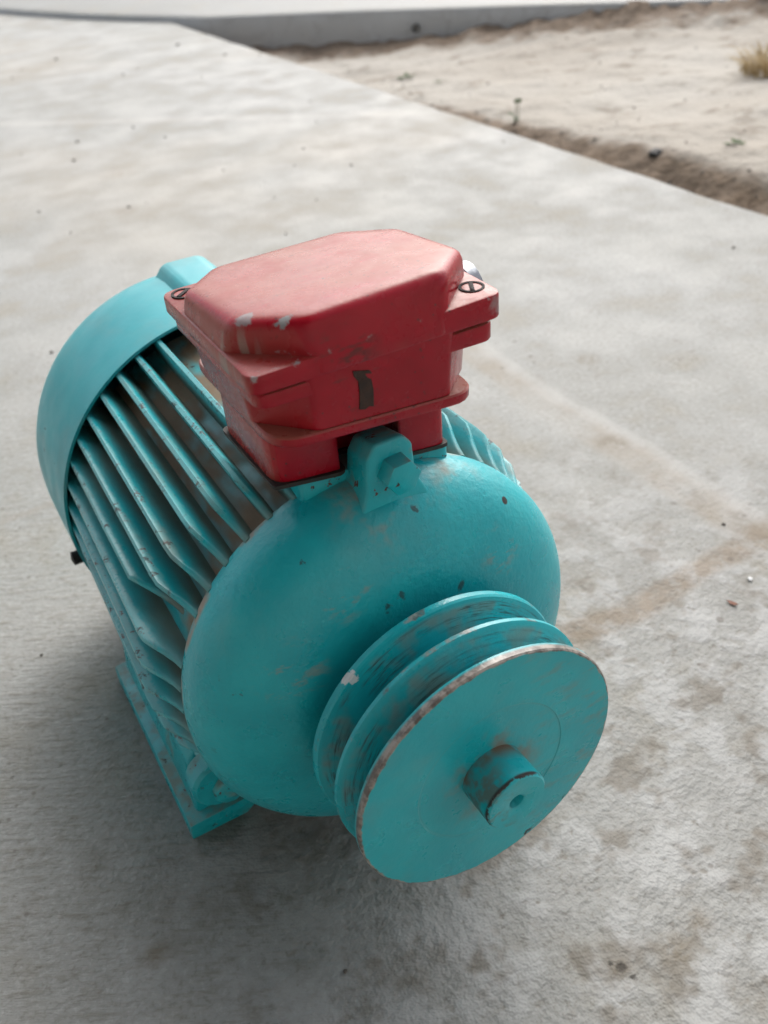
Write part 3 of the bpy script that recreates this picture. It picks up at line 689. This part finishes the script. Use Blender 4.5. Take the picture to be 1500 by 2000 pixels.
# ------------------------------------------------------------------ plants, pebbles and litter
def blades(name, loc, n, spread, hmin, hmax, lean, mat, wd=0.0016, parts=4):
    bm = bmesh.new()
    for i in range(n):
        a = random.uniform(0, 6.283); r = spread * math.sqrt(random.random()); bx, by = r * math.cos(a), r * math.sin(a)
        h = random.uniform(hmin, hmax); la = a + random.uniform(-0.9, 0.9); ln = lean * random.uniform(0.3, 1.2) * h
        pv = None; pa = la + math.pi / 2
        for j in range(parts + 1):
            t = j / parts; ww = wd * (1 - t) + 0.0002
            p = Vector((bx + math.cos(la) * ln * t * t, by + math.sin(la) * ln * t * t, h * (t - 0.35 * lean * t * t)))
            q = Vector((math.cos(pa) * ww, math.sin(pa) * ww, 0))
            cur = (bm.verts.new(p - q), bm.verts.new(p + q), bm.verts.new(p + Vector((0, 0, ww * 0.6))))
            if pv:
                for k in range(3): bm.faces.new((pv[k], pv[(k + 1) % 3], cur[(k + 1) % 3], cur[k]))
            pv = cur
    o = finish(name, bm, M[mat], None, 80); o.location = loc; return o
def on_dirt(x, y): return (x, y, dirt_h(x, y) - 0.002)
tag(blades('dry_grass_tuft', on_dirt(1.42, 0.90), 520, 0.085, 0.025, 0.065, 1.0, 'dryg'), 'dry straw-coloured grass tuft on the pale dirt', 'grass tuft')
def rosette(name, loc, n, ln, stem=0.0):
    bm = bmesh.new()
    for i in range(n):
        a = 6.283 * i / n + random.uniform(-0.3, 0.3); L = ln * random.uniform(0.6, 1.1); wd = L * 0.20; up = random.uniform(0.15, 0.7); zb = stem * random.random() * 0.5
        d = Vector((math.cos(a), math.sin(a), 0)); s = Vector((-d.y, d.x, 0)); cs = []
        for t, w_ in ((0, 0.15), (0.35, 1), (0.7, 0.8), (1, 0.05)):
            c = d * L * t + Vector((0, 0, zb + L * up * t * (1 - 0.5 * t)))
            cs.append([bm.verts.new(c - s * wd * w_), bm.verts.new(c + Vector((0, 0, -wd * 0.3 * w_))), bm.verts.new(c + s * wd * w_)])
        for A, B in zip(cs, cs[1:]):
            for k in range(2): bm.faces.new((A[k], A[k + 1], B[k + 1], B[k]))
    if stem:
        for dx in (0.0, 0.006):
            pr = [(dx + 0.0008 * math.cos(t), 0.0008 * math.sin(t)) for t in (0, 1.57, 3.14, 4.71)]
            loft(bm, [[(x, y, 0) for x, y in pr], [(x + 0.004, y, stem) for x, y in pr]])
            box(bm, dx + 0.001, dx + 0.007, -0.003, 0.003, stem - 0.001, stem + 0.005, 0.001)
    o = finish(name, bm, M['weed'], None, 80); o.location = loc; return o
tag(rosette('weed', on_dirt(0.872, 1.005), 12, 0.016, 0.034), 'small green weed with upright stem at the slab edge', 'weed')
tag(rosette('weed', on_dirt(1.02, 1.63), 16, 0.028), 'wide flat dark weed on pale dirt, close to the platform', 'weed')
tag(rosette('weed', on_dirt(1.03, 1.49), 9, 0.016), 'tiny flat weed on pale dirt beside the wide dark weed', 'weed')
tag(rosette('weed', on_dirt(0.955, 0.590), 14, 0.020), 'flat grey-green weed on dirt near slab edge', 'weed')

def pebble_mesh(r, seed, flat=0.6):
    bm = bmesh.new(); bmesh.ops.create_icosphere(bm, subdivisions=2, radius=r)
    for v in bm.verts: v.co *= 1 + 0.45 * noise.noise(v.co / r * 1.3 + Vector((seed * 7.3, 0, 0))); v.co.z *= flat
    return bm
bm = bmesh.new()                                             # loose grit over slab and dirt
for i in range(210):
    if i < 90:
        x, y = random.uniform(-0.5, 0.80), random.uniform(-0.35, 2.4); z = 0; r = random.choice((0.0010, 0.0013, 0.0018)) * random.uniform(0.6, 1.2) * (1 + 0.6 * max(0, y))
        if abs(x) < 0.13 and -0.1 < y < 0.2: continue
    else:
        x = EDGE + random.expovariate(1 / 0.25) + 0.01; y = random.uniform(0.1, 2.3); r = random.uniform(0.0012, 0.0034)
        if wall_d(x, y) < 0.02: continue
        z = dirt_h(x, y)
    b2 = bmesh.new(); bmesh.ops.create_icosphere(b2, subdivisions=1, radius=r)
    for v in b2.verts: v.co *= 1 + 0.5 * noise.noise(v.co / r + Vector((i * 3.1, 0, 0))); v.co.z *= 0.6; v.co += Vector((x, y, z + r * 0.3))
    me = bpy.data.meshes.new('t'); b2.to_mesh(me); b2.free(); bm.from_mesh(me); bpy.data.meshes.remove(me)
g = finish('loose_grit', bm, M['stone'], None, 60); g['kind'] = 'stuff'; g['label'] = 'dark grit and tiny stones scattered over concrete and dirt'; g['category'] = 'grit'
o = finish('stone', pebble_mesh(0.012, 3), M['black'], None, 60); o.location = on_dirt(0.868, 0.655); tag(o, 'dark stone lodged in the dirt bank beside the slab', 'stone')
bm = bmesh.new()
pts = [(-0.0065, 0), (-0.003, 0.0022), (0.002, 0.0028), (0.0065, 0.0006), (0.003, -0.0022), (-0.002, -0.0020)]
loft(bm, [[(x, y, 0.0004 + 0.0018 * abs(x / 0.0065)) for x, y in pts], [(x, y, 0.0012 + 0.0018 * abs(x / 0.0065)) for x, y in pts]])
o = finish('leaf_fragment', bm, M['leaf']); o.location = (0.2546, -0.0767, 0.0); o.scale = (0.6, 0.6, 0.6); o.rotation_euler = (0, 0, R(-70)); tag(o, 'tiny reddish-brown leaf fragment lying on the concrete', 'leaf')
o = finish('paint_flake', pebble_mesh(0.0016, 5, 0.4), M['chalk'], None, 60); o.location = (0.2816, -0.0666, 0.001); tag(o, 'tiny bright white flake lying on the scraped concrete seam', 'flake')
